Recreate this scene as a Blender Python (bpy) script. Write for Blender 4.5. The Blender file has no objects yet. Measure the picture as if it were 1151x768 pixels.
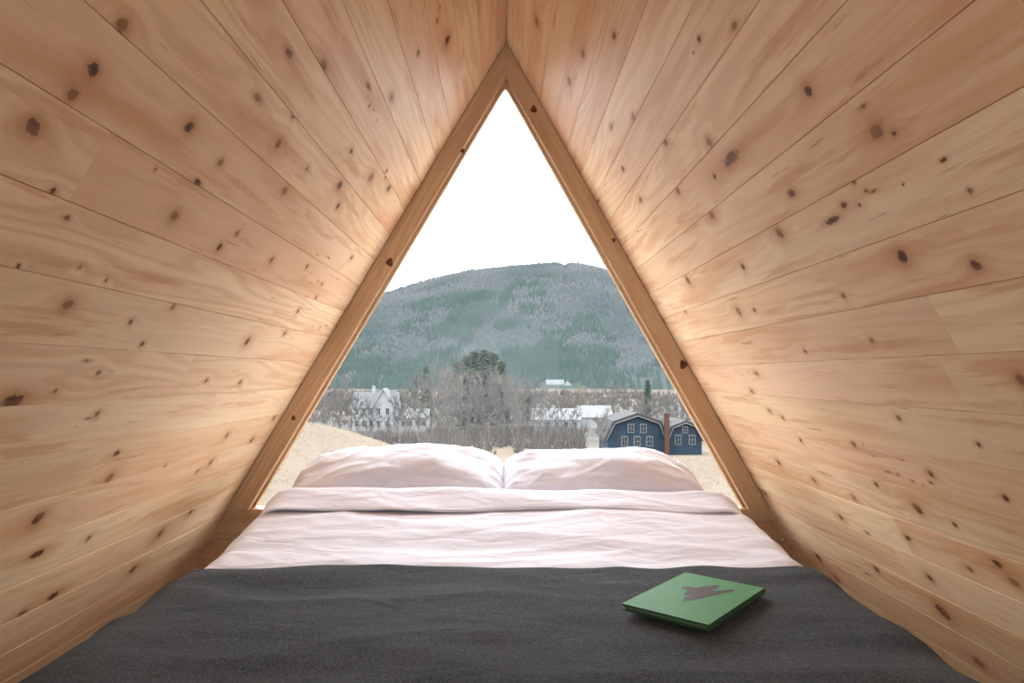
import bpy, math, random
import numpy as np
from mathutils import Vector, Matrix, noise as mn
random.seed(7); rng = np.random.default_rng(11)
SC = bpy.context.scene; COL = SC.collection
F = 767.0; CX = 566.0; CY = 422.0; EZ = 1.04          # focal length (px), principal vanishing point, eye height
WY = F/290.0                                           # distance to the window wall
SKY = 11.5; EX = .75*6/SKY; OD = 6/SKY                 # overcast sky strength; outdoor albedo factors
def X(px, D): return (px-CX)/F*D
def Z(py, D): return EZ-(py-CY)/F*D

# ------------------------------------------------------------------ helpers
def finish(name, me, mat, parent=None, smooth=False):
    o = bpy.data.objects.new(name, me); COL.objects.link(o)
    for m in (mat if isinstance(mat, (list, tuple)) else [mat]): me.materials.append(m)
    if smooth: me.polygons.foreach_set('use_smooth', [True]*len(me.polygons))
    if parent: o.parent = parent
    return o
def mesh(name, v, f, mat, parent=None, smooth=False, loc=None, mi=None):
    me = bpy.data.meshes.new(name); me.from_pydata([tuple(p) for p in v], [], f); me.update()
    if mi is not None: me.polygons.foreach_set('material_index', mi)
    o = finish(name, me, mat, parent, smooth)
    if loc is not None: o.location = loc
    return o
def tag(o, label=None, cat=None, group=None, kind=None):
    if label: o['label'] = label
    if cat: o['category'] = cat
    if group: o['group'] = group
    if kind: o['kind'] = kind
    return o
def empty(name, loc, label=None, cat=None, group=None, kind=None):
    o = bpy.data.objects.new(name, None); COL.objects.link(o); o.location = loc; o.empty_display_size = .1
    return tag(o, label, cat, group, kind)
class MB:
    def __init__(s): s.v=[]; s.f=[]; s.g=[]
    def add(s, vs, fs, g=None):
        b=len(s.v); s.v+= [tuple(p) for p in vs]; s.f += [[i+b for i in f] for f in fs]
        s.g += g if g else [(0,0,0)]*len(vs)
        return s
    def prism(s, poly, a0, a1, axis='y', grain=None, rnd=0.0):
        n=len(poly)
        if axis=='y': vs=[(p[0],a0,p[1]) for p in poly]+[(p[0],a1,p[1]) for p in poly]
        elif axis=='x': vs=[(a0,p[0],p[1]) for p in poly]+[(a1,p[0],p[1]) for p in poly]
        else: vs=[(p[0],p[1],a0) for p in poly]+[(p[0],p[1],a1) for p in poly]
        fs=[list(range(n)), list(range(2*n-1,n-1,-1))]+[[i,i+n,(i+1)%n+n,(i+1)%n] for i in range(n)]
        g=None
        if grain is not None:
            gd=Vector(grain).normalized(); up=Vector((0,1,0)); ac=gd.cross(up)
            g=[(Vector(p).dot(gd), Vector(p).dot(ac)+Vector(p).y*.7, rnd) for p in vs]
        return s.add(vs,fs,g)
    def box(s,x0,x1,y0,y1,z0,z1,grain=None,rnd=0.0):
        return s.prism([(x0,z0),(x1,z0),(x1,z1),(x0,z1)],y0,y1,'y',grain,rnd)
    def tube(s,p,q,r0,r1,n=3):
        p=Vector(p); q=Vector(q); d=(q-p).normalized()
        a=d.cross(Vector((0.31,.92,.2))).normalized(); b=d.cross(a)
        vs=[]
        for (c,r) in ((p,r0),(q,r1)):
            for i in range(n):
                t=2*math.pi*i/n; vs.append(c+(a*math.cos(t)+b*math.sin(t))*r)
        return s.add(vs,[[i,(i+1)%n,(i+1)%n+n,i+n] for i in range(n)])
    def build(s,name,mat,parent=None,smooth=False,bevel=0,recalc=True):
        me=bpy.data.meshes.new(name); me.from_pydata(s.v,[],s.f); me.update()
        if recalc:
            import bmesh
            bm=bmesh.new(); bm.from_mesh(me); bmesh.ops.recalc_face_normals(bm,faces=bm.faces); bm.to_mesh(me); bm.free()
        if any(any(g) for g in s.g):
            a=me.attributes.new('gco','FLOAT_VECTOR','POINT'); a.data.foreach_set('vector',np.array(s.g,dtype=np.float32).ravel())
        o=finish(name,me,mat,parent,smooth)
        if bevel:
            m=o.modifiers.new('bevel','BEVEL'); m.width=bevel; m.segments=2; m.limit_method='ANGLE'
        return o

# ------------------------------------------------------------------ materials
class NT:
    def __init__(s,name):
        s.m=bpy.data.materials.new(name); s.m.use_nodes=True; s.t=s.m.node_tree; s.n=s.t.nodes; s.l=s.t.links
        s.b=s.n['Principled BSDF']
    def node(s,ty,**k):
        n=s.n.new(ty)
        for a,b in k.items(): setattr(n,a,b)
        return n
    def put(s,sock,val):
        if isinstance(val,bpy.types.NodeSocket): s.l.new(val,sock)
        else:
            if sock.type=='RGBA' and len(val)==3: val=(*val,1)
            sock.default_value=val
    def math(s,op,a,b=None,c=None,clamp=False):
        n=s.node('ShaderNodeMath',operation=op,use_clamp=clamp); s.put(n.inputs[0],a)
        if b is not None: s.put(n.inputs[1],b)
        if c is not None: s.put(n.inputs[2],c)
        return n.outputs[0]
    def mix(s,f,a,b,blend='MIX'):
        n=s.node('ShaderNodeMix',data_type='RGBA',blend_type=blend)
        s.put(n.inputs[0],f); s.put(n.inputs[6],a); s.put(n.inputs[7],b); return n.outputs[2]
    def rng(s,v,a,b,c=0.,d=1.,smooth=True):
        n=s.node('ShaderNodeMapRange',interpolation_type='SMOOTHSTEP' if smooth else 'LINEAR')
        for i,x in enumerate((v,a,b,c,d)): s.put(n.inputs[i],x)
        return n.outputs[0]
    def noise(s,vec,scale=1.,detail=2.,rough=.5,dist=0.):
        n=s.node('ShaderNodeTexNoise'); s.put(n.inputs['Vector'],vec); n.inputs['Distortion'].default_value=dist
        n.inputs['Scale'].default_value=scale; n.inputs['Detail'].default_value=detail; n.inputs['Roughness'].default_value=rough
        return n.outputs['Fac']
    def comb(s,x,y,z):
        n=s.node('ShaderNodeCombineXYZ')
        for i,a in enumerate((x,y,z)): s.put(n.inputs[i],a)
        return n.outputs[0]
    def attr(s,name):
        return s.node('ShaderNodeAttribute',attribute_name=name)
    def obj(s,scale=(1,1,1)):
        c=s.node('ShaderNodeTexCoord'); m=s.node('ShaderNodeMapping'); s.l.new(c.outputs['Object'],m.inputs[0])
        m.inputs['Scale'].default_value=scale; return m.outputs[0]
    def bump(s,h,strength=.2,dist=.002,prev=None):
        n=s.node('ShaderNodeBump'); n.inputs['Strength'].default_value=strength; n.inputs['Distance'].default_value=dist
        s.put(n.inputs['Height'],h)
        if prev: s.l.new(prev.outputs[0],n.inputs['Normal'])
        s.l.new(n.outputs[0],s.b.inputs['Normal']); return n
    def done(s,col,rough=.6,spec=.3,haze=None):
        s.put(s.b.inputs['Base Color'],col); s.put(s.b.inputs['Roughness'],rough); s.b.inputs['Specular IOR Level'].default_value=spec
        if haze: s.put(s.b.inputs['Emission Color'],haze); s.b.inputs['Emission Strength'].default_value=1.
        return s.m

def wood(name,pale,pink,yellow,dark,red,knots=False,rough=.5,spec=.3):
    t=NT(name); g=t.attr('gco'); sp=t.node('ShaderNodeSeparateXYZ'); t.l.new(g.outputs['Vector'],sp.inputs[0])
    a,c,r=sp.outputs
    rz=t.math('MULTIPLY',r,37.)
    n1=t.noise(t.comb(t.math('MULTIPLY',a,.8),t.math('MULTIPLY',c,7.),rz),1.,2.5)
    ph=t.math('ADD',t.math('MULTIPLY',c,190.),t.math('MULTIPLY',n1,58.))
    if knots:
        kf=t.attr('kf').outputs['Fac']; ph=t.math('ADD',ph,t.math('MULTIPLY',kf,8.))
    ring=t.rng(t.math('SINE',ph),-.4,1.)
    fib=t.noise(t.comb(t.math('MULTIPLY',a,7.),t.math('MULTIPLY',c,420.),rz),1.,2.)
    r1=t.math('FRACT',t.math('MULTIPLY',r,7.31)); r2=t.math('FRACT',t.math('MULTIPLY',r,13.77)); r3=t.math('FRACT',t.math('MULTIPLY',r,29.1)); r4=t.math('FRACT',t.math('MULTIPLY',r,51.7))
    col=t.mix(r1,pale,yellow); col=t.mix(t.math('MULTIPLY',r2,.9),col,pink)
    blot=t.noise(t.comb(t.math('MULTIPLY',a,1.6),t.math('MULTIPLY',c,11.),rz),1.,3.)
    col=t.mix(t.math('MULTIPLY',t.rng(blot,.47,.72),.7),col,red)
    blot2=t.noise(t.comb(t.math('MULTIPLY',a,2.4),t.math('MULTIPLY',c,26.),t.math('ADD',rz,9.)),1.,4.,.6)
    col=t.mix(t.math('MULTIPLY',t.rng(blot2,.55,.65),.7),col,red)
    pale2=t.noise(t.comb(t.math('MULTIPLY',a,1.1),t.math('MULTIPLY',c,14.),t.math('ADD',rz,19.)),1.,3.)
    col=t.mix(t.math('MULTIPLY',t.rng(pale2,.5,.7),.5),col,tuple(min(.92,x*1.08) for x in pale))
    amp=t.math('MULTIPLY_ADD',r3,.26,.08)
    col=t.mix(t.math('MULTIPLY',ring,amp),col,dark)
    col=t.mix(t.math('MULTIPLY',t.rng(fib,.35,.75),.16),col,dark)
    col=t.mix(t.math('MULTIPLY',r4,.25),col,dark)
    if knots:
        stk=t.noise(t.comb(t.math('MULTIPLY',a,5.),t.math('MULTIPLY',c,60.),t.math('ADD',rz,5.)),1.,3.,.6)
        col=t.mix(t.math('MULTIPLY',t.rng(stk,.66,.74),.5),col,(.36,.165,.07))
        col=t.mix(t.math('MULTIPLY',t.rng(kf,.1,1.),.5),col,(.56,.28,.135))
        kd=t.attr('kd').outputs['Fac']
        dn=t.noise(t.comb(t.math('MULTIPLY',a,75.),t.math('MULTIPLY',c,75.),0.),1.,3.)
        kd=t.math('ADD',kd,t.math('MULTIPLY',t.math('SUBTRACT',dn,.5),1.3))
        halo=t.math('MULTIPLY',t.rng(kd,2.6,.95),.5)
        col=t.mix(halo,col,(.46,.21,.085))
        ringk=t.rng(t.math('SINE',t.math('MULTIPLY',kd,11.)),-1.,1.)
        kc=t.mix(ringk,(.085,.031,.014),(.15,.058,.025))
        vary=t.noise(t.comb(t.math('MULTIPLY',a,9.),t.math('MULTIPLY',c,16.),3.),1.,1.)
        kc=t.mix(t.math('MULTIPLY',t.rng(vary,.40,.60),.8),kc,(.36,.17,.07))
        col=t.mix(t.rng(kd,1.2,.8),col,kc)
    t.bump(t.math('ADD',fib,t.math('MULTIPLY',ring,.5)),.12,.0008)
    return t.done(col,rough,spec)
M={}
M['pine']=wood('pine_planks',(.88,.695,.465),(.83,.55,.36),(.875,.66,.405),(.55,.30,.135),(.68,.365,.185),True,.5,.18)
M['palepine']=wood('plain_pine',(.84,.72,.58),(.80,.66,.5),(.83,.69,.5),(.60,.4,.25),(.70,.46,.3),False,.5)
M['frame']=wood('honey_pine',(.58,.395,.235),(.53,.335,.185),(.60,.405,.24),(.36,.205,.10),(.45,.26,.125),False,.45,.2)
M['sillwood']=wood('sill_pine',(.60,.41,.24),(.56,.35,.195),(.63,.42,.25),(.38,.21,.10),(.47,.27,.13),False,.45)
M['floorwood']=wood('floor_pine',(.62,.44,.27),(.57,.38,.22),(.62,.42,.24),(.36,.2,.09),(.45,.25,.12),False,.4)
def flat(name,c,var=.15,scale=5,rough=.7,spec=.2,c2=None,f=1.,haze=None):
    t=NT(name); n=t.noise(t.obj(),scale,3.)
    d=c2 if c2 else tuple(x*(1-var*2) for x in c)
    return t.done(t.mix(t.rng(n,.3,.7),tuple(x*f for x in c),tuple(x*f for x in d)),rough,spec,haze)
M['knot']=flat('knot_wood',(.15,.06,.028),.3,90)
def cloth(name,c,c2,weave,bs,rough=.85,sheen=.2,crease=0):
    t=NT(name); n=t.noise(t.obj(),9.,3.)
    w=t.noise(t.obj((weave,weave*.35,weave)),1.,2.)
    w2=t.noise(t.obj((weave*.35,weave,weave)),1.,2.)
    h=t.math('ADD',w,w2)
    col=t.mix(t.rng(n,.3,.7),c,c2); col=t.mix(t.math('MULTIPLY',t.rng(h,.8,1.25),.2),col,tuple(x*.75 for x in c2))
    t.b.inputs['Sheen Weight'].default_value=sheen
    pv=None
    if crease:
        q=t.noise(t.obj((4.5,11.,9.)),1.,2.,.5,.5); q=t.math('ABSOLUTE',t.math('SUBTRACT',q,.5)); q=t.rng(q,0.,.12)
        q2=t.noise(t.obj((16.,32.,26.)),1.,2.,.5,.5)
        pv=t.bump(t.math('ADD',q,t.math('MULTIPLY',q2,.9)),crease,.012)
    t.bump(h,bs,.001,pv); return t.done(col,rough,.15)
M['linen']=cloth('blush_white_cotton',(.74,.725,.80),(.72,.70,.775),700,.04,.85,.08,.14)
t=NT('charcoal_wool'); n=t.noise(t.obj((3.,9.,5.)),1.,4.,.65); w=t.noise(t.obj((560,170,560)),1.,2.); w2=t.noise(t.obj((170,560,450)),1.,2.)
h=t.math('ADD',w,w2); col=t.mix(t.rng(n,.32,.68),(.044,.050,.057),(.068,.076,.085)); col=t.mix(t.math('MULTIPLY',t.rng(h,1.0,1.28),.6),col,(.14,.148,.16))
col=t.mix(t.math('MULTIPLY',t.rng(h,.98,.75),.55),col,(.019,.022,.026))
q=t.noise(t.obj((4.,9.,6.)),1.,3.,.55,.8); pv=t.bump(q,.35,.02); t.bump(h,.4,.002,pv); t.b.inputs['Sheen Weight'].default_value=.03
M['wool']=t.done(col,.95,.05)
M['mattress']=cloth('mattress_ticking',(.7,.69,.67),(.66,.65,.63),300,.1)
M['bookgreen']=cloth('green_book_cloth',(.055,.235,.08),(.05,.22,.074),900,.12,.6,.05)
M['bookedge']=cloth('dark_green_book_cloth',(.018,.065,.022),(.016,.055,.02),900,.12,.6,.05)
M['pages']=flat('cut_paper_edges',(.09,.13,.075),.06,300)  # paper colour darkened to carry the shade between the covers
M['print']=flat('brown_printed_ink',(.055,.033,.024),.2,60,.6)
t=NT('window_glass'); gl=t.node('ShaderNodeBsdfGlossy'); gl.inputs['Roughness'].default_value=0.0; gl.inputs['Color'].default_value=(1,1,1,1)
tr=t.node('ShaderNodeBsdfTransparent'); fr=t.node('ShaderNodeFresnel'); fr.inputs['IOR'].default_value=1.10
mx=t.node('ShaderNodeMixShader'); t.l.new(fr.outputs[0],mx.inputs[0]); t.l.new(tr.outputs[0],mx.inputs[1]); t.l.new(gl.outputs[0],mx.inputs[2])
t.l.new(mx.outputs[0],t.n['Material Output'].inputs[0]); M['glass']=t.m
# outdoors
def e3(*c): return tuple(x*EX for x in c)
t=NT('dry_field_grass'); n=t.noise(t.obj((1,.6,1)),.12,4.,.6); n2=t.noise(t.obj((3.5,1.6,1)),1.,6.,.8); n3=t.noise(t.obj((.009,.016,1)),1.,4.)
col=t.mix(t.rng(n,.35,.65),e3(.215,.168,.126),e3(.18,.138,.10)); col=t.mix(t.math('MULTIPLY',t.rng(n2,.42,.6),.45),col,e3(.14,.105,.074))
geo=t.node('ShaderNodeNewGeometry'); sx=t.node('ShaderNodeSeparateXYZ'); t.l.new(geo.outputs['Position'],sx.inputs[0])
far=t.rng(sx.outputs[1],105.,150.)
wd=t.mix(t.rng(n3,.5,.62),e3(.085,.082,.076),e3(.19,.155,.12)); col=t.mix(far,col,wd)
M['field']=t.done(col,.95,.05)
M['straw']=flat('straw_grass_blades',(.30,.235,.17),.15,.4,.95,.05,(.26,.20,.145),EX)
HZ=(.122,.150,.163); HN=(.038,.044,.046)  # aerial haze put into materials as faint glow: mountain, then nearer valley
def o3(*c): return tuple(x*OD for x in c)
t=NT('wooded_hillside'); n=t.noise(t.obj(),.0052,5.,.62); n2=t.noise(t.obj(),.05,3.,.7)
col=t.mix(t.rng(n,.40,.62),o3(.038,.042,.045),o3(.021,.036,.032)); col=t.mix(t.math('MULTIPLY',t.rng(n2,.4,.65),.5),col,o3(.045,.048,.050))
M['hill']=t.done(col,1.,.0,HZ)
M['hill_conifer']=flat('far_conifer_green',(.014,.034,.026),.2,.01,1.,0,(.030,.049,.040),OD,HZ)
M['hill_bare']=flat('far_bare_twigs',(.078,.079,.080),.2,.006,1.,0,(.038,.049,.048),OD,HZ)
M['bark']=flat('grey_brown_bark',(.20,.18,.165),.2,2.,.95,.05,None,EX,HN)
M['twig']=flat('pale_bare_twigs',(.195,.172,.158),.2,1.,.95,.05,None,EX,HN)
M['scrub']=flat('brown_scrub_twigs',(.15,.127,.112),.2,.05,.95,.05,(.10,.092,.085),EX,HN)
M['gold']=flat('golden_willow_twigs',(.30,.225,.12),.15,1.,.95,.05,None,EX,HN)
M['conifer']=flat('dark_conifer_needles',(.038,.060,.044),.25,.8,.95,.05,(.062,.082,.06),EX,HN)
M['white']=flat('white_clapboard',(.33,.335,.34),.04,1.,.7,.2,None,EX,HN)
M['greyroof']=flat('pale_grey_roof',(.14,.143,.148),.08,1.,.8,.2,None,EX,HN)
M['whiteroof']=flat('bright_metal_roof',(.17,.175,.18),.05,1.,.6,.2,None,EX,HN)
M['slate']=flat('brownish_grey_shingle_roof',(.062,.060,.060),.12,2.,.8,.1,None,EX)
M['trimwhite']=flat('dull_white_trim',(.20,.205,.21),.05,1.,.7,.1,None,EX)
M['blue']=flat('slate_blue_clapboard',(.026,.048,.072),.12,1.,.7,.1,None,EX)
M['brick']=flat('red_brick',(.12,.056,.042),.2,8.,.85,.1,None,EX)
M['dark']=flat('dark_window_glass',(.022,.026,.03),.1,1.,.3,.1,None,OD)

# ------------------------------------------------------------------ plank walls
XA=(569-CX)/290; ZA=EZ+370/290.0
SL=-.600; SR=.5656
def wall_hit(px,py,side):
    k=SL if side<0 else SR
    D=F*(XA+k*(ZA-EZ))/((px-CX)-k*(py-CY))
    z=Z(py,D); s=(ZA-z)*math.sqrt(1+k*k)
    return s,D
KL=[(138,29,10,1),(105,78,9,1),(82,106,8,1),(37,143,11,1.1),(213,143,8,1),(248,183,5,1),(313,162,6,1),(320,215,5,1),(363,75,7,1.5),(196,243,7,1),(267,262,4,1),
(247,278,5,1),(305,293,4,1),(76,343,8,1),(14,452,11,1.5),(43,583,9,1),(123,538,7,1),(131,510,4,1.5),(42,623,6,2),(180,600,6,1),(278,384,5,1),(320,375,3,1),
(160,387,4,1),(232,428,3,1),(325,60,4,3),(503,45,5,1.4),(437,212,4,1.5),(417,200,5,1.4),(382,208,5,1.3),(330,130,4,1.3),(345,190,3,1),(380,232,4,1),
(90,300,3,1),(62,440,3,1),(147,362,4,1),(120,315,3,1),(283,495,4,1),(308,470,3,1),(255,490,4,1),(222,530,3,1.2),(237,520,4,1),(185,525,3,1),(60,670,5,2),(100,605,4,1),
(150,640,5,1.4),(355,335,3,1),(395,170,3,1.6),(440,110,4,1.6),(470,60,3,1.8),(222,205,4,2),(175,190,3,1),(60,215,5,1),(20,300,4,1),(110,465,4,1),
(270,430,3,1),(335,350,3,1),(345,300,3,1),(290,110,4,2.4),(395,290,3,1),(75,245,4,1.6),(25,690,5,1.5),(215,575,4,1),(195,345,4,1)]
KR=[(797,160,6,1),(822,178,7,3.6),(908,102,7,1),(985,148,9,1.3),(1014,289,9,1),(1096,298,8,1),(876,262,7,1),(803,198,3,1.5),(890,217,5,1.5),(830,350,5,1),(848,349,3,1),
(948,333,4,1),(980,383,4,1),(1147,427,8,1.1),(935,248,4,4),(1046,533,5,1),(1031,572,7,1.1),(1060,688,10,1.2),(920,627,6,1),(1121,634,6,1.3),(960,560,4,1),(915,540,4,1),
(865,462,3,1.4),(880,470,3,1),(985,545,4,1),(1045,650,5,1),(945,582,4,1),(1073,590,4,1),(1140,655,6,1.5),(1020,605,4,1.3),(773,315,5,1),(800,242,5,1.4),(655,60,4,2),
(690,40,4,2),(640,92,4,2),(712,132,4,1.6),(603,24,4,2),(762,215,4,1.2),(770,350,3,1),(835,300,4,1),(905,395,3,1),(850,420,3,1.6),(1010,470,4,1),(960,500,4,1),(900,495,3,1),
(845,440,3,1.5),(1100,500,4,1),(985,640,4,1.4),(940,650,4,1.2),(1005,150,4,1.4),(970,120,3,3),(825,30,4,2),(1060,180,3,2),(748,160,4,1.6),(720,225,3,1.6),(700,190,3,1.6),
(960,205,3,1.4),(1090,215,4,1),(820,500,3,1.2),(875,520,4,1),(860,555,3,1.2),(1100,745,6,1.4),(1130,560,5,1),(1020,712,5,1.2),(975,600,3,1),(1090,640,4,1.6)]
def plank_wall(name,side,width,s_seam,label,knots):
    k=SL if side<0 else SR; L=math.sqrt(1+k*k); dx,dz=k/L,-1/L
    nrm=np.array((1/L if side<0 else -1/L,0,abs(k)/L*(-1)))
    s_tot=ZA*L
    kn=[]
    for px,py,r,e in knots:
        s,D=wall_hit(px,py,side); rw=r*D/F*.88; kn.append((s,D,rw,rw*e*1.05))
    rr=random.Random(3 if side<0 else 5)
    for i in range(12):                                  # little rows of spike knots along one board
        s0=rr.uniform(.2,2.2); y0=rr.uniform(.7,2.5); sp=rr.uniform(.02,.05)
        for q in range(rr.randint(3,6)):
            r0=rr.choice([.0016,.002,.0025,.003,.005]); kn.append((s0+rr.uniform(-.015,.015),y0+q*sp+rr.uniform(-.01,.01),r0,r0*rr.choice([1,1.3,1.8,4])))
    kn=np.array(kn)
    start=s_seam-math.ceil(s_seam/width)*width
    V=[];FC=[];G=[];KD=[];KF=[];base=0; s0=start
    R=random.Random(21 if side<0 else 33)
    while s0<s_tot:
        a=max(s0,0.0); b=min(s0+width,s_tot)
        if b-a>.004:
            js=[-1.2]+([R.uniform(.9,2.4)] if R.random()<.2 else [])+[WY+.02]
            for q in range(len(js)-1):
                ya,yb=js[q],js[q+1]
                ys=np.concatenate([[ya],np.arange(ya+.25,.55,.25) if ya<.4 else [],np.arange(max(ya+.006,.6),yb-.004,.006),[yb]])
                ss=np.concatenate([[a,a+.0009],np.linspace(a+.007,b-.007,max(3,int((b-a)/.0058))),[b-.0009,b]])
                R.uniform(0,1); dep=np.zeros((len(ss),len(ys)))
                dep[0,:]=dep[-1,:]=-.0028
                S,Y=np.meshgrid(ss,ys,indexing='ij')
                P=np.stack([XA+dx*S,Y,ZA+dz*S],-1)+nrm*dep[...,None]
                rn=R.random()
                kd=np.full(S.shape,9.); kf=np.zeros(S.shape)
                for (ks,ky,rs,ry) in kn:
                    if not (a<=ks<=b): continue
                    d=np.sqrt(((S-ks)/rs)**2+((Y-ky)/ry)**2); kd=np.minimum(kd,d)
                    kf+=np.exp(-((S-ks)/(rs*3.2))**2-((Y-ky)/(ry*5))**2)*min(1,rs/.009)
                V.append(P.reshape(-1,3)); KD.append(kd.ravel()); KF.append(kf.ravel())
                G.append(np.stack([Y+rn*20,S,np.full(S.shape,rn)],-1).reshape(-1,3))
                ns,ny=S.shape; idx=np.arange(ns*ny).reshape(ns,ny)+base
                f=np.stack([idx[:-1,:-1],idx[1:,:-1],idx[1:,1:],idx[:-1,1:]],-1).reshape(-1,4)
                if side<0: f=f[:,::-1]
                FC.append(f); base+=ns*ny
        s0+=width
    th=.11; c=[]
    for yy in (-1.2,WY+.06):
        for ssx in (0,s_tot):
            p=np.array((XA+dx*ssx,yy,ZA+dz*ssx))-nrm*.02; c.append(p)
    o4=[p-nrm*th for p in c]; V.append(np.array(c+o4)); G.append(np.zeros((8,3))+.3); KD.append(np.full(8,9.)); KF.append(np.zeros(8))
    FC.append(np.array([[0,1,3,2],[4,6,7,5],[0,4,5,1],[2,3,7,6],[1,5,7,3],[0,2,6,4]])+base)
    V=np.concatenate(V);G=np.concatenate(G);KD=np.concatenate(KD);KF=np.concatenate(KF);FC=np.concatenate(FC)
    me=bpy.data.meshes.new(name); me.from_pydata(V.tolist(),[],FC.tolist()); me.update()
    me.attributes.new('gco','FLOAT_VECTOR','POINT').data.foreach_set('vector',G.astype(np.float32).ravel())
    me.attributes.new('kd','FLOAT','POINT').data.foreach_set('value',KD.astype(np.float32))
    me.attributes.new('kf','FLOAT','POINT').data.foreach_set('value',KF.astype(np.float32))
    o=finish(name,me,M['pine']); return tag(o,label,'wall',kind='structure')
LL=math.sqrt(1+SL*SL); LR=math.sqrt(1+SR*SR)
plank_wall('wall_left',-1,.114,(408-52)/290*LL,'sloping left wall of knotty pale pine boards',KL)
plank_wall('wall_right',1,.106,(412.5-52)/290*LR,'sloping right wall of knotty pale pine boards',KR)
def wx(z,side): return XA+(SL if side<0 else SR)*(ZA-z)
tag(MB().prism([(XA,ZA-.007),(XA+.12,ZA+.13),(XA,ZA+.27),(XA-.12,ZA+.13)],-1.25,WY+.06,'y',(0,1,.001),.3).build('trim_1',M['frame']),'ridge piece closing the peak between the two sloping walls','ridge',kind='structure')
# gable wall behind the viewer
m=MB(); x=wx(0,-1)
while x<wx(0,1)-.01:
    xb=min(x+.118,wx(0,1)-.002); zt=lambda q: ZA-(q-XA)/(SL if q<XA else SR)
    p=[(x,0),(xb,0),(xb,max(.002,zt(xb)-.004)),(x,max(.001,zt(x)-.004))]
    if x<XA<xb: p=[(x,0),(xb,0),(xb,zt(xb)),(XA,ZA-.01),(x,zt(x))]
    m.prism(p,-1.26,-1.2,'y',(0,0,1),random.random()); x+=.12
tag(m.build('wall_near',M['palepine']),'upright pine boards closing the cabin behind the foot of the bed','wall',kind='structure')

# far wall under the window: horizontal boards
zs=Z(572,WY); m=MB(); z1=zs-.004; i=0
while z1>0:
    z0=max(0,z1-.113)
    m.prism([(wx(z0,-1)+.004,z0),(wx(z0,1)-.004,z0),(wx(z1,1)-.004,z1),(wx(z1,-1)+.004,z1)],WY-.004,WY+.05,'y',(1,0,0),.17+.23*i); z1=z0-.003; i+=1
tag(m.build('wall_far',M['sillwood'],bevel=.002),'low wall of horizontal pine boards under the triangular window','wall',kind='structure')
m=MB(); y=-1.2; i=0
m.box(wx(0,-1),wx(0,1),-1.2,WY+.05,-.9,-.03,(0,1,0),.3)
x=wx(0,-1)
while x<wx(0,1):
    m.box(x,min(x+.138,wx(0,1)),-1.2,WY-.006,-.03,0,(0,1,.001),random.random()); x+=.14
tag(m.build('floor',M['floorwood']),'pine board cabin floor under the bed','floor',kind='structure')

# window frame
def wp(px,py,k=290.): return ((px-CX)/k,EZ-(py-CY)/k)
win=empty('window_1',(0,0,0),'tall triangular window in honey coloured timber frame','window',kind='structure')
OA=wp(569,52);OL=wp(258,570);OR=wp(862,570);IA=wp(568,91);IL=wp(282,572);IR=wp(839,572)
ev=.004
m=MB(); m.prism([(OA[0],OA[1]-ev),(OL[0]+ev,OL[1]),IL,IA],WY-.035,WY+.06,'y',(OL[0]-OA[0],0,OL[1]-OA[1]),.41); m.build('jamb',M['frame'],win,bevel=.002)
m=MB(); m.prism([(OA[0],OA[1]-ev),(OR[0]-ev,OR[1]),IR,IA],WY-.035,WY+.06,'y',(OR[0]-OA[0],0,OR[1]-OA[1]),.77); m.build('jamb',M['frame'],win,bevel=.002)
m=MB(); m.prism([(wx(zs-.04,-1)+.006,zs-.04),(wx(zs-.04,1)-.006,zs-.04),(wx(zs,1)-.006,zs),(wx(zs,-1)+.006,zs)],WY-.012,WY+.06,'y',(1,0,0),.55); m.build('sill',M['sillwood'],win,bevel=.002)
BA=wp(568,98);BL=wp(286.5,570);BR=wp(834.5,570)
m=MB(); m.prism([IA,IL,BL,BA],WY+.0,WY+.03,'y',(IL[0]-IA[0],0,IL[1]-IA[1]),.2); m.build('bead',M['sillwood'],win)
m=MB(); m.prism([IA,IR,BR,BA],WY+.0,WY+.03,'y',(IR[0]-IA[0],0,IR[1]-IA[1]),.3); m.build('bead',M['sillwood'],win)
m=MB(); m.prism([IA,IL,IR],WY+.032,WY+.037,'y'); m.build('pane',M['glass'],win)
m=MB()
for px,py,r in ((438,295,4.),(600,123,3.6),(768,410,4.2),(330,470,2.4),(690,270,2),(520,170,2.2)):
    kk=F/(WY-.036); cx,cz=(px-CX)/kk,EZ-(py-CY)/kk; n=14; vs=[]
    for i in range(n):
        a=2*math.pi*i/n; rr=r/kk*(1+.15*math.sin(3*a+px)); vs.append((cx+rr*math.cos(a),WY-.0358,cz+rr*1.2*math.sin(a)))
    m.add(vs,[list(range(n))])
m.build('knot',M['knot'],win,recalc=False)

# ------------------------------------------------------------------ bed
bed=empty('bed',(0,1.6,0),'low double bed standing between the sloping pine walls','bed')
def local(o,root): o.location=-Vector(root.location); return o
def rbox(name,x0,x1,y0,y1,z0,z1,mat,root,bev):
    m=MB().box(x0,x1,y0,y1,z0,z1,(1,0,0),.3); o=m.build(name,mat,root,True,bevel=bev); o.modifiers['bevel'].segments=4; return local(o,root)
rbox('mattress',-.74,.74,.64,2.60,.27,.50,M['mattress'],bed,.04)
rbox('bed_base',-.73,.73,.66,2.59,.16,.27,M['sillwood'],bed,.01)
for sx in (-.66,.66):
    for sy in (.75,2.5): rbox('leg',sx-.035,sx+.035,sy-.035,sy+.035,0,.16,M['sillwood'],bed,.005)

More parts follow.
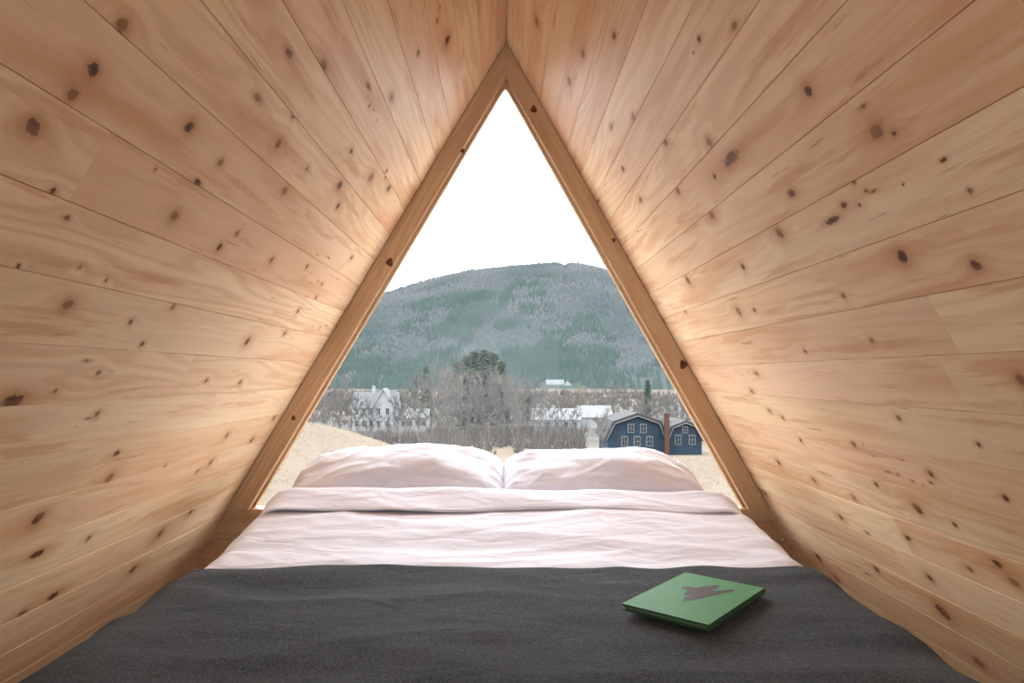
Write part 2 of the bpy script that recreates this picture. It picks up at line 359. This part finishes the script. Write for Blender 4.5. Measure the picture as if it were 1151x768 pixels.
def ridged(x,y,z): return 1-abs(mn.noise(Vector((x,y,z))))*2
def drape(name,prof,flatw,rad,drop,bump,mat,parent=None,nx=150,dy=.012,solid=0,sm=2):
    pts=np.array(prof,float); d=np.concatenate([[0],np.cumsum(np.hypot(np.diff(pts[:,0]),np.diff(pts[:,1])))])
    n=max(8,int(d[-1]/dy)); tt=np.linspace(0,d[-1],n); yy=np.interp(tt,d,pts[:,0]); zz=np.interp(tt,d,pts[:,1])
    for _ in range(sm):
        yy[1:-1]=(yy[:-2]+2*yy[1:-1]+yy[2:])/4; zz[1:-1]=(zz[:-2]+2*zz[1:-1]+zz[2:])/4
    arc=rad*math.pi/2; tm=flatw+arc+drop; T=np.linspace(-tm,tm,nx)
    V=[]
    for j in range(n):
        for t in T:
            s=1 if t>=0 else -1; a=abs(t)
            if a<=flatw: x,z,nxx,nz=a,0,0,1
            elif a<flatw+arc:
                th=(a-flatw)/rad; x=flatw+rad*math.sin(th); z=-rad*(1-math.cos(th)); nxx,nz=math.sin(th),math.cos(th)
            else: x=flatw+rad; z=-rad-(a-flatw-arc); nxx,nz=1,0
            b=bump(t,yy[j],tt[j]/d[-1])
            zf=max(zz[j]+z,.22+.01*j/n)
            V.append((s*(x+nxx*b),yy[j],zf+nz*b))
    FC=[[j*nx+i,j*nx+i+1,(j+1)*nx+i+1,(j+1)*nx+i] for j in range(n-1) for i in range(nx-1)]
    o=mesh(name,V,FC,mat,parent,True)
    if solid:
        md=o.modifiers.new('thickness','SOLIDIFY'); md.thickness=solid; md.offset=-1
    return o
def b_duvet(x,y,q):
    e=min(1,max(0,(y-1.62)/.06))
    f=.006*ridged(x*.9+3,y*6+x*1.1,.3)+.003*ridged(x*2.2,y*12-x*2.,4.1)+.008*mn.noise(Vector((x*1.7,y*4,7)))
    f+=.008*max(0,ridged(x*2.4,y*5+x*2.2,9)-.75)+.009*max(0,ridged(x*1.6-y*3,y*4-x,19)-.8)
    return (f-.006)*e
duvet=drape('duvet',[(.63,.27),(.625,.48),(.64,.515),(.68,.53),(1.58,.53),(1.66,.545),(1.72,.556),(1.85,.570),(2.0,.604),(2.08,.622),(2.15,.628),(2.20,.61),(2.225,.55),(2.225,.515)],.70,.085,.18,b_duvet,M['linen'],nx=240,dy=.008)
for v in duvet.data.vertices:                       # spreads a little toward the foot
    v.co.x*=1+.030*min(1,max(0,(2.1-v.co.y)/.38))*min(1,max(0,(v.co.y-1.45)/.18))
tag(duvet,'blush white cotton duvet with turned-back top edge between pillows and grey blanket','duvet')
def b_fold(x,y,q):
    w=.005*ridged(x*1.4+9,y*6+x*.8,1.3)+.009*mn.noise(Vector((x*2.1,y*3,2)))+.005*ridged(x*3,y*8+x,6)+.007*max(0,ridged(x*3+y*6,y*4,26)-.7)
    return (w-.006)*min(1,q*6)*min(1,(1-q)*6)
fold=drape('turned_back_fold',[(2.20,.630),(2.11,.624),(2.092,.624),(2.083,.627),(2.087,.632),(2.11,.640),(2.15,.655),(2.18,.667),(2.205,.673),(2.222,.666),(2.232,.635),(2.232,.57)],.672,.10,.12,b_fold,M['linen'],duvet,nx=240,dy=.006)
for v in fold.data.vertices:
    w=min(1,max(0,(2.16-v.co.y)/.08)); v.co.y+=w*(.014*math.sin(v.co.x*4.2+1)+.008*math.sin(v.co.x*9.5)-.006)
def b_blanket(x,y,q):
    bx,by=x-.40,y-1.41; k=1-math.exp(-(bx*bx+by*by)/.05)
    f=.007*mn.noise(Vector((x*1.8,y*2.2,1)))+.008*ridged(x*1.2+x*y*.4,y*5.5,3)+.004*mn.noise(Vector((x*6,y*5,8)))+.009*max(0,ridged(x*1.6+y*.8,y*4-x*.7,13)-.6)
    e=math.exp(-((y-1.685)/.02)**2)*.004*mn.noise(Vector((x*9,2,5)))
    return (f-.003)*k+e
blanket=drape('blanket',[(.612,.27),(.607,.50),(.622,.54),(.67,.557),(1.55,.560),(1.66,.566),(1.683,.569),(1.689,.562)],.715,.105,.20,b_blanket,M['wool'],nx=200,dy=.012,solid=.006)
tag(blanket,'charcoal grey wool blanket spread over the foot of the bed','blanket')
for v in blanket.data.vertices:
    w=min(1,max(0,(v.co.y-1.3)/.39)); v.co.y+=w*w*(.010*math.sin(v.co.x*3.1+.6)+.006*math.sin(v.co.x*11))

def pillow(seed,loc,tilt,label,outer,W,Dp=.185,T=.116):
    nu,nv=100,60; V=[];idx={}
    def P(u,v,s):
        o=u*outer                                  # +1 at the end by the wall
        e=(1-abs(u)**(2.5 if o>0 else 4.2))*(1-abs(v)**2.4); h=T*max(0,e)**.47
        nar=1-(.22 if o>0 else .04)*abs(u)**4
        x=W*u*(1-(.04 if o>0 else .015)*(1-v*v)*u*u); y=Dp*v*nar*(1-.06*(1-u*u)*v*v)
        end=abs(u)**3
        wr=.011*end*ridged(u*2+seed,v*4,seed)+.011*mn.noise(Vector((u*2.2+seed,v*2.2,s*3)))+.013*max(0,ridged(u*2.2+v*1.6,v*1.2-u,seed+s)-.45)*(.4+end)
        wr+=.007*max(0,ridged(u*3.4-v*2,v*2+u,seed*2+s)-.6)
        sag=.020*mn.noise(Vector((u*1.3+seed,v*.8,4)))
        drop=(-.05*max(0,o)**3)-.020*max(0,-o)**4
        return (x,y,s*(h+(wr+sag)*min(1,h/.05)),drop)
    for s in (1,-1):
        for i in range(nu+1):
            for j in range(nv+1):
                u=math.sin((i/nu*2-1)*math.pi/2); v=math.sin((j/nv*2-1)*math.pi/2)
                edge=i in (0,nu) or j in (0,nv)
                key=(i,j,0 if edge else s)
                if key not in idx: idx[key]=len(V); V.append(P(u,v,s))
    K=lambda i,j,s: idx[(i,j,0 if (i in (0,nu) or j in (0,nv)) else s)]
    FC=[]
    for i in range(nu):
        for j in range(nv):
            FC.append([K(i,j,1),K(i+1,j,1),K(i+1,j+1,1),K(i,j+1,1)]); FC.append([K(i,j,-1),K(i,j+1,-1),K(i+1,j+1,-1),K(i+1,j,-1)])
    R=Matrix.Rotation(tilt,3,'X'); V2=[]
    for p in V:
        q=R@Vector(p[:3]); q.z+=p[3]; V2.append((q.x,q.y,max(q.z,-(loc[2]-.503))))
    o=mesh('pillow',V2,FC,M['linen'],None,True,loc); return tag(o,label,'pillow','pillows at the head of the bed')
pillow(1.3,(-.379,2.435,.655),math.radians(17),'plump blush white pillow below the white farmhouse, nearer the left wall',-1,.391)
pillow(6.1,(.356,2.435,.651),math.radians(17),'plump blush white pillow below the blue house, nearer the right wall',1,.369)

# ------------------------------------------------------------------ book
bz=.5695; ang=math.radians(49.5); BL_,BW,TH=.285,.182,.013
bc=Vector((.399,1.418,bz))
book=empty('book',bc,'closed green clothbound book with dark brown picture lying on grey blanket','book'); book.rotation_euler.z=ang
def bpart(name,mb,mat,bev=0): return mb.build(name,mat,book,bevel=bev)
hl,hw=BL_/2,BW/2
fc=bpart('front_cover',MB().box(-hl,hl,-hw,hw,TH-.0028,TH),[M['bookgreen'],M['bookedge']])
for p in fc.data.polygons: p.material_index=0 if p.normal.z>.5 else 1
bpart('back_cover',MB().box(-hl,hl,-hw,hw,0,.0028),M['bookedge'])
bpart('spine',MB().prism([(-hw+.002,.0005),(-hw-.0015,.003),(-hw-.002,TH/2),(-hw-.0015,TH-.003),(-hw+.002,TH-.0005),(-hw+.004,TH/2)],-hl,hl,'x'),M['bookedge'])
bpart('page_block',MB().box(-hl+.004,hl-.004,-hw+.004,hw-.004,.0028,TH-.0028),M['pages'])
inv=Matrix.Rotation(-ang,3,'Z')
def onbook(px,py,e=.0003):
    D=F*(EZ-(bz+TH))/(py-CY); p=inv@(Vector((X(px,D),D,0))-Vector((bc.x,bc.y,0))); return (p.x,p.y,TH+e)
def chaikin(p,k=2):
    for _ in range(k):
        q=[]
        for i in range(len(p)):
            a,b=p[i],p[(i+1)%len(p)]
            q+= [(a[0]*.75+b[0]*.25,a[1]*.75+b[1]*.25),(a[0]*.25+b[0]*.75,a[1]*.25+b[1]*.75)]
        p=q
    return p
m=MB()
for i,poly in enumerate(([(768,668),(774,664.5),(781,663.4),(790,663.6),(800,664),(811,664.2),(823,662.8),(827,664),(822,665.8),(812,667.4),(802,669.6),(792,670.6),(782,670),(774,670.6)],
             [(784,668),(778,665),(771,664.6),(772,662.6),(765,662),(768,660),(775,659.8),(781,661),(786,661),(790,659.4),(797,659.4),(802,658),(811,658.4),(806,660.6),(808,662),(801,663),(800,665),(797,668)],
             [(782,668.4),(798,668.4),(797,671),(791,671),(790,673),(784,672.8),(781,674.6),(775,674.4),(766,676),(770,672.8),(769,671),(777,670.6)])):
    c=chaikin(poly)
    m.add([onbook(p[0],p[1],.0003+.0001*i) for p in c],[list(range(len(c)))])
m.build('cover_picture',M['print'],book,recalc=False)

# ------------------------------------------------------------------ land outside
GD=[-40,0,15,45,100,180,250,400,700,900,1000]; GZ=[-1.6,-1.6,-2.9,-5.8,-11.7,-15.6,-18.2,-21.,-24.,-22.,-20.]
RPX=[-900,-200,100,330,430,480,530,575,610,622,630,634,640,652,665,690,740,800,1000,1500,2300]; RPY=[400,385,365,345,334,320,309,303,300,299.5,300,302.5,300,300,303,309,326,343,370,390,405]
def sst(t): t=min(1,max(0,t)); return t*t*(3-2*t)
def gz(x,y):
    z=np.interp(y,GD,GZ)
    w=sst((-x-2)/10.)*math.exp(-((y-38)/17.)**2 if y>38 else -((y-38)/26.)**2); z+=2.55*w
    if y>20: z+=.25*mn.noise(Vector((x*.05,y*.05,0)))
    return EZ+z
def hz(x,y):
    px=CX+F*x/max(y,1); R=(CY-np.interp(px,RPX,RPY))/F*2500
    t=(y-900)/1600.
    if t<=1: z=-22+(R+22)*sst(t)**1.25
    else: z=R-(y-2500)*.35
    z+=(14*mn.noise(Vector((x*.004,y*.004,1)))+22*mn.noise(Vector((x*.0015,y*.0015,3))))*sst(t*2)*(1-.8*sst((t-.75)*4))
    return EZ+z
def land(name,Ds,tl,fn,mat):
    V=[];n=len(tl)
    for D in Ds:
        for t in tl:
            x=t*(D+70); V.append((x,D,fn(x,D)))
    FC=[[j*n+i,j*n+i+1,(j+1)*n+i+1,(j+1)*n+i] for j in range(len(Ds)-1) for i in range(n-1)]
    return mesh(name,V,FC,mat,None,True)
tl=np.linspace(-.95,.95,150)
D1=np.concatenate([np.linspace(-30,60,46),np.geomspace(62,1000,80)])
tag(land('ground',D1,tl,gz,M['field']),'dry tan field sloping down to the valley floor','field',kind='structure')
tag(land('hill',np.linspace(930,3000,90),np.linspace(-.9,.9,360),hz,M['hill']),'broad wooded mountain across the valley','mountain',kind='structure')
# short dry grass standing on the near field
m=MB(); r=random.Random(12)
for i in range(2600):
    D=r.uniform(13,75); px=r.choice([r.uniform(230,440),r.uniform(740,880)]); x=X(px,D); z=gz(x,D)-.03
    for k in range(3):
        h=r.uniform(.05,.15); a=r.uniform(-.6,.6); w_=.008+.0005*D; q=x+r.uniform(-.15,.15); y=D+r.uniform(-.15,.15)
        m.add([(q-w_,y,z),(q+w_,y,z),(q+a*h,y+r.uniform(.2,.9)*h,z+h)],[[0,1,2]])
tag(m.build('field_grass',M['straw'],recalc=False),'dry straw coloured grass standing on the near field','grass',kind='stuff')
def forest(name,n,y0,y1,hr,rr,dens,mat,label,sides=5,spindle=False):
    m=[];f=[];b=0
    cnt=0
    while cnt<n:
        y=math.sqrt(random.random())*(y1-y0)+y0; x=random.uniform(-.33,.36)*y
        if random.random()>dens(x,y): continue
        if 55<x<125 and y<1110: continue
        z=hz(x,y)-1.; h=random.uniform(*hr); r=h*random.uniform(*rr); a0=random.random()*6
        ring=[(x+r*math.cos(a0+2*math.pi*i/sides),y+r*math.sin(a0+2*math.pi*i/sides),z+(h*.5 if spindle else h*.08)) for i in range(sides)]
        m+=ring+[(x,y,z+h)]; f+=[[b+i,b+(i+1)%sides,b+sides] for i in range(sides)]
        if spindle: m.append((x,y,z)); f+=[[b+(i+1)%sides,b+i,b+sides+1] for i in range(sides)]; b+=1
        b+=sides+1; cnt+=1
    return tag(mesh(name,m,f,mat),label,'forest',kind='stuff')
def dc(x,y):
    n=mn.noise(Vector((x*.0055,y*.003,5)))+.9*mn.noise(Vector((x*.016,y*.011,8)))
    return sst((n+.42-(y-1250)/1150.)*1.6)
def db(x,y): return .4+.6*sst((y-1150)/600.)
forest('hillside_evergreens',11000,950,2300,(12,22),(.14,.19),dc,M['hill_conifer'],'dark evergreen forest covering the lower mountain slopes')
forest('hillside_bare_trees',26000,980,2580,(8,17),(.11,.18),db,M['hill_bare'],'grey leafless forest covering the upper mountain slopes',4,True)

# individual trees
def tree_mesh(seed,H):
    r=random.Random(seed); tr=MB(); br=MB()
    top=Vector((r.uniform(-.03,.03)*H,r.uniform(-.03,.03)*H,H*.75))
    p=Vector((0,0,0)); trunk=[p]
    for i in range(1,7):
        q=top*(i/6.)+Vector((r.uniform(-1,1),r.uniform(-1,1),0))*H*.014; tr.tube(p,q,H*.013*(1-.14*(i-1)),H*.013*(1-.14*i),6); p=q; trunk.append(q)
    def grow(p,d,L,rad,lev):
        q=p+d*L; br.tube(p,q,rad,rad*.55,3)
        if lev==0: return
        for i in range({3:4,2:4,1:4}[lev]):
            f=r.uniform(.3,1.); e=(d+Vector((r.uniform(-1,1),r.uniform(-1,1),r.uniform(-.2,.9)))*.75).normalized()
            grow(p+(q-p)*f,e,L*r.uniform(.45,.68),rad*.6,lev-1)
    for i in range(15):
        f=r.uniform(.18,1.); k=f*6; j=min(5,int(k)); b=trunk[j].lerp(trunk[j+1],k-j); a=r.uniform(0,6.28); up=.75+f*.8
        grow(b,Vector((math.cos(a),math.sin(a),up)).normalized(),H*r.uniform(.17,.3),H*.0068,3)
    return tr,br
def proto_tree(seed,H,mat):
    tr,br=tree_mesh(seed,H); root=empty('bare_tree',(0,0,0))
    tr.build('trunk',M['bark'],root,recalc=False); br.build('branches',mat,root,recalc=False); return root
def copy_tree(o):
    c=o.copy(); COL.objects.link(c)
    for ch in o.children:
        d=ch.copy(); COL.objects.link(d); d.parent=c
    return c
protos=[proto_tree(s,10.,M['twig']) for s in (2,5,9)]
used=[False]*3
BT=[(486,128,414),(503,140,414),(519,125,428),(534,150,424),(549,132,420),(566,145,424),(582,130,430),(600,150,436),(495,165,420),(527,170,426),(557,172,422),(577,165,428),(590,178,432),(614,170,438),(470,160,426),(630,182,444),(510,180,424),(543,185,424),(606,186,436),(645,175,446),
    (352,150,446),(366,165,428),(374,172,436),(382,180,426),(392,186,440),(412,150,462),(436,146,464),(455,165,452),(426,185,456),(401,172,446),(447,178,442),(463,182,440),(417,168,452),(672,244,434),(688,242,430),(704,252,434),(720,255,440),(640,265,442),(652,262,448),(622,195,456),(770,160,448),(786,180,440),(735,185,450),(754,200,446),(724,200,452),(677,96,462)]
for i,(px,D,top) in enumerate(BT):
    k=i%3; o=protos[k] if not used[k] else copy_tree(protos[k]); used[k]=True
    x=X(px,D); z=gz(x,D)-.2; h=Z(top,D)-z; o.location=(x,D,z); s=h/10.; o.scale=(s*.9,s*.9,s); o.rotation_euler.z=i*1.7
    gp=None
    if D<100: lb='small leafless tree beside the left end of the blue house'
    elif px<465: lb,gp='leafless grey tree standing around the white farmhouse','bare trees around the farmhouse'
    elif px<635: lb,gp='leafless grey tree in the thicket rising behind the middle of the pillows','bare trees in the middle thicket'
    elif px<722: lb,gp='leafless grey tree standing beside the long white building','bare trees by the long building'
    else: lb,gp='leafless grey tree standing behind the blue house','bare trees behind the blue house'
    if 'group' in o.keys(): del o['group']
    tag(o,lb,'tree',gp)
w=proto_tree(14,10.,M['gold']); w.name='willow_tree'; D=300.; x=X(656,D); z=gz(x,D); h=Z(436,D)-z; w.location=(x,D,z); w.scale=(h/10.,)*3
tag(w,'golden yellow leafless willow behind the long white building','tree')
def conifer_proto(seed):
    r=random.Random(seed); root=empty('evergreen_tree',(0,0,0)); fo=MB()
    MB().tube((0,0,0),(0,0,9.0),.2,.03,6).build('trunk',M['bark'],root,recalc=False)
    for i in range(340):                               # soft ragged boughs of an old white pine
        f=r.random()**.8; z0=.6+f*8.5; R=(2.5*(1-f*.92)**.5)*r.uniform(.5,1.1)+.1; a=r.uniform(0,6.28)
        c=Vector((0,0,z0)); d=Vector((math.cos(a),math.sin(a),r.uniform(-.1,.5))); s=Vector((-math.sin(a),math.cos(a),0)); up=Vector((0,0,1)); w_=R*.24
        p=[c,c+d*R*.55+s*w_,c+d*R*.55+up*R*.16,c+d*R*.55-s*w_,c+d*R,c+d*R*.55-up*R*.1]
        fo.add(p,[[0,1,2],[0,2,3],[1,4,2],[2,4,3],[0,5,1],[0,3,5],[1,5,4],[3,4,5]])
    fo.build('foliage',M['conifer'],root,recalc=False); return root
cp=[conifer_proto(3),conifer_proto(8)]; cu=[False,False]
for i,(px,D,top,wd) in enumerate([(514,236,403,.95),(524,203,395,.95),(534,252,389,1.),(545,208,388,.95),(555,256,392,1.),(563,222,401,.95),(479,240,410,.7),(592,262,426,.8),(728,300,424,.75)]):
    k=i%2; o=cp[k] if not cu[k] else copy_tree(cp[k]); cu[k]=True
    x=X(px,D); z=gz(x,D)-.2; s=(Z(top,D)-z)/9.7; o.location=(x,D,z); o.scale=(s*wd*.8,s*wd*.8,s); o.rotation_euler.z=i
    if i<6: tag(o,'tall dark evergreen in the dense clump above the gap between the pillows','tree','evergreens in the central clump')
    else:
        if 'group' in o.keys(): del o['group']
        tag(o,['lone dark evergreen just right of the white farmhouse','small dark evergreen just right of the central evergreen clump','dark evergreen far behind the blue house'][i-6],'tree')
# low scrub filling the valley
m=MB(); r=random.Random(4)
def shrub(x,D,H,n):
    z=gz(x,D)-.1; wd=.03+.0003*D
    for j in range(n):
        a=r.uniform(0,6.28); l=r.uniform(.05,.5)*H; q=Vector((x+l*math.cos(a),D+l*math.sin(a),z+H*r.uniform(.4,1.)))
        b=.14*H; p=Vector((x+r.uniform(-b,b),D+r.uniform(-b,b),z)); sd=Vector((wd,0,0))
        m.add([p-sd,p+sd,q],[[0,1,2]])
for i in range(2300):
    D=r.uniform(190,860); x=r.uniform(-.36,.38)*D
    if -52<x<-18 and D<215: continue
    if 5<x<40 and 200<D<250: continue
    shrub(x,D,r.uniform(2.5,6.5)*(1 if D<400 else 1.5),14)
for i in range(620):
    px=r.uniform(400,655); D=r.uniform(100,190)
    if px<480 and D>150 : continue
    shrub(X(px,D),D,1.+4.5*r.random()**2,18)
tag(m.build('valley_scrub',M['scrub'],recalc=False),'grey brown leafless scrub filling the valley floor','scrub',kind='stuff')

# ------------------------------------------------------------------ houses
def hw_window(root,x,y,z,w=1.,h=1.4,fm='white'):
    f=MB().box(x-w/2-.12,x+w/2+.12,y-.08,y-.005,z-.12,z+h+.12).build('window',M[fm],root)
    m=MB()
    for a,b in ((x-w/2,x-.04),(x+.04,x+w/2)):
        for c,d in ((z,z+h/2-.04),(z+h/2+.04,z+h)): m.box(a,b,y-.1,y-.07,c,d)
    m.build('pane',M['dark'],f)
def gable_front(root,x0,x1,y0,y1,h,pk,wall,roof,ov=.4,th=.22,apex=None,base=-.6):
    xm=(x0+x1)/2 if apex is None else apex
    MB().prism([(x0,base),(x1,base),(x1,h),(xm,pk),(x0,h)],y0,y1).build('wall',wall,root)
    sl=(pk-h)/(xm-x0); sr=(pk-h)/(x1-xm)
    MB().prism([(x0-ov,h-ov*sl+.02),(xm,pk+.02),(x1+ov,h-ov*sr+.02),(x1+ov,h-ov*sr+th),(xm,pk+th),(x0-ov,h-ov*sl+th)],y0-ov,y1+ov).build('roof',roof,root)
    MB().prism([(x0-ov,h-ov*sl-.15),(xm,pk-.15),(x1+ov,h-ov*sr-.15),(x1+ov,h-ov*sr+th+.03),(xm,pk+th+.03),(x0-ov,h-ov*sl+th+.03)],y0-ov-.1,y0-ov).build('bargeboard',M['white'],root)
def gable_side(root,x0,x1,y0,y1,h,pk,wall,roof,ov=.4,th=.22):
    ym=(y0+y1)/2; s=(pk-h)/(ym-y0)
    MB().prism([(y0,-.6),(y1,-.6),(y1,h),(ym,pk),(y0,h)],x0,x1,'x').build('wall',wall,root)
    MB().prism([(y0-ov,h-ov*s+.02),(ym,pk+.02),(y1+ov,h-ov*s+.02),(y1+ov,h-ov*s+th),(ym,pk+th),(y0-ov,h-ov*s+th)],x0-ov,x1+ov,'x').build('roof',roof,root)
def chimney(root,x,y,z0,z1,w,mat):
    c=MB().box(x-w/2,x+w/2,y-w/2,y+w/2,z0,z1).build('chimney',mat,root); MB().box(x-w*.6,x+w*.6,y-w*.6,y+w*.6,z1-.25,z1).build('cap',mat,c)
def strip(path,t):                                   # shell of even thickness outside a profile (mitred corners)
    n=len(path); out=[]; P=[Vector(p) for p in path]
    nm=[Vector((-(P[i+1]-P[i]).normalized().y,(P[i+1]-P[i]).normalized().x)) for i in range(n-1)]
    for i in range(n):
        if i==0: v=nm[0]
        elif i==n-1: v=nm[-1]
        else:
            v=(nm[i-1]+nm[i]).normalized(); v=v/max(.5,v.dot(nm[i]))
        out.append((P[i].x+v.x*t,P[i].y+v.y*t))
    return [tuple(p) for p in path]+out[::-1]
# blue house: wide barn-roofed block, chimney in front, smaller barn-roofed wing joined to it
D=100.; x=22.; z=min(gz(15,D),gz(29,D))+.1
h=empty('blue_house',(x,D,z),'dark slate blue clapboard house with grey barn roofs and a brick chimney','house')
def hx(px): return X(px,D)-x
def hzz(py): return Z(py,D)-z
def gambrel(px0,px1,eave,knee,peak,kx0,kx1,pkx,y0,y1,ov,th):
    prof=[(hx(px0),hzz(eave)),(hx(kx0),hzz(knee)),(hx(pkx),hzz(peak)),(hx(kx1),hzz(knee)),(hx(px1),hzz(eave))]
    MB().prism([(hx(px0),-.6)]+prof+[(hx(px1),-.6)],y0,y1).build('wall',M['blue'],h)
    sl=(prof[1][1]-prof[0][1])/(prof[1][0]-prof[0][0]); sr=(prof[3][1]-prof[4][1])/(prof[4][0]-prof[3][0])
    path=[(prof[0][0]-ov,prof[0][1]-ov*sl)]+prof[1:4]+[(prof[4][0]+ov,prof[4][1]-ov*sr)]
    MB().prism(strip(path,th),y0-.5,y1+.5).build('roof',M['slate'],h)
    MB().prism(strip(path,.12),y0-.6,y0-.5).build('bargeboard',M['trimwhite'],h)
gambrel(683,746,492,476.5,468,691,740,716,0,9,.15,.5)
for px in (702,716,730): hw_window(h,hx(px),0,hzz(501),.75,1.25,'trimwhite')
for px in (709,723): hw_window(h,hx(px),0,hzz(486),.7,1.1,'trimwhite')
gable_side(h,hx(738),hx(760),2.2,8.5,hzz(484),hzz(474),M['blue'],M['slate'],.2)
gambrel(753,791,494,482,476.5,758,786,772,1,9,.15,.42)
for px in (764,780): hw_window(h,hx(px),1,hzz(500),.75,1.25,'trimwhite')
hw_window(h,hx(772),1,hzz(487),.6,.8,'trimwhite')
chimney(h,hx(747.5),-.9,-.6,hzz(464.5),.66,M['brick'])
# white farmhouse
D=200.; x=-37.; z=gz(x,D)
h=empty('white_farmhouse',(x,D,z),'white farmhouse with a front gable, small dormer and low extension among bare trees','house')
gable_side(h,hx(396),hx(446),0,9,hzz(458),hzz(442),M['white'],M['greyroof'])
gable_front(h,hx(422),hx(443),-2,4.5,hzz(454),hzz(437),M['white'],M['greyroof'],.5)
gable_front(h,hx(402),hx(411),.6,4.5,hzz(450),hzz(443.5),M['white'],M['greyroof'],.25,.15,None,hzz(457))
for px in (427,437):
    for py in (465,479): hw_window(h,hx(px),-2,hzz(py),.9,1.6)
for px in (401,409,417): 
    for py in (466,479): hw_window(h,hx(px),0,hzz(py),.9,1.5)
hw_window(h,hx(406.5),.6,hzz(455),.7,1.)
chimney(h,hx(417),4.5,hzz(447),hzz(434),.8,M['white'])
gable_side(h,hx(447),hx(480),1,9,hzz(470),hzz(461),M['white'],M['whiteroof'])
for px in (453,461,469,476): hw_window(h,hx(px),1,hzz(479),1.,1.4)
# long white building
D=214.; x=21.; z=gz(x,D)
h=empty('long_building',(x,D,z),'long low white building with bright roof left of the blue house','building')
gable_side(h,hx(598),hx(652),0,14,hzz(472),hzz(461),M['white'],M['whiteroof'])
gable_side(h,hx(653),hx(690),3,15,hzz(470),hzz(458),M['white'],M['whiteroof'])
for px in (606,616,626,636,646): hw_window(h,hx(px),0,hzz(480),1.2,1.5)
# far white house
D=1080.; x=X(628,D); z=hz(x,D)
h=empty('hillside_house',(x,D,z),'small distant white house at the foot of the mountain','house')
gable_side(h,hx(614),hx(634),0,14,hzz(432),hzz(427),M['white'],M['whiteroof']); gable_front(h,hx(634),hx(643),-4,12,hzz(433),hzz(429),M['white'],M['whiteroof'])

# ------------------------------------------------------------------ light, camera
w=bpy.data.worlds.new('overcast'); SC.world=w; w.use_nodes=True
nt=w.node_tree; bg=nt.nodes['Background']; bg.inputs['Color'].default_value=(.91,.96,1,1); bg.inputs['Strength'].default_value=SKY
li=bpy.data.lights.new('fill_light','AREA'); li.shape='RECTANGLE'; li.size=1.3; li.size_y=1.2; li.energy=11; li.color=(.93,.965,1); li.spread=math.radians(105)
lo=bpy.data.objects.new('fill_light',li); COL.objects.link(lo); lo.location=(-.12,-1.1,1.15); lo.rotation_euler=(math.radians(97),0,math.radians(-6))  # unseen fill lamp added behind the camera to brighten the interior
cam=bpy.data.cameras.new('camera'); cam.lens=24.; cam.sensor_width=36.; cam.sensor_fit='HORIZONTAL'; cam.shift_x=(575.5-CX)/1151; cam.shift_y=(CY-384)/1151; cam.clip_start=.05; cam.clip_end=8000
co=bpy.data.objects.new('camera',cam); COL.objects.link(co); co.location=(0,0,EZ); co.rotation_euler=(math.pi/2,0,0); SC.camera=co
SC.view_settings.view_transform='Standard'
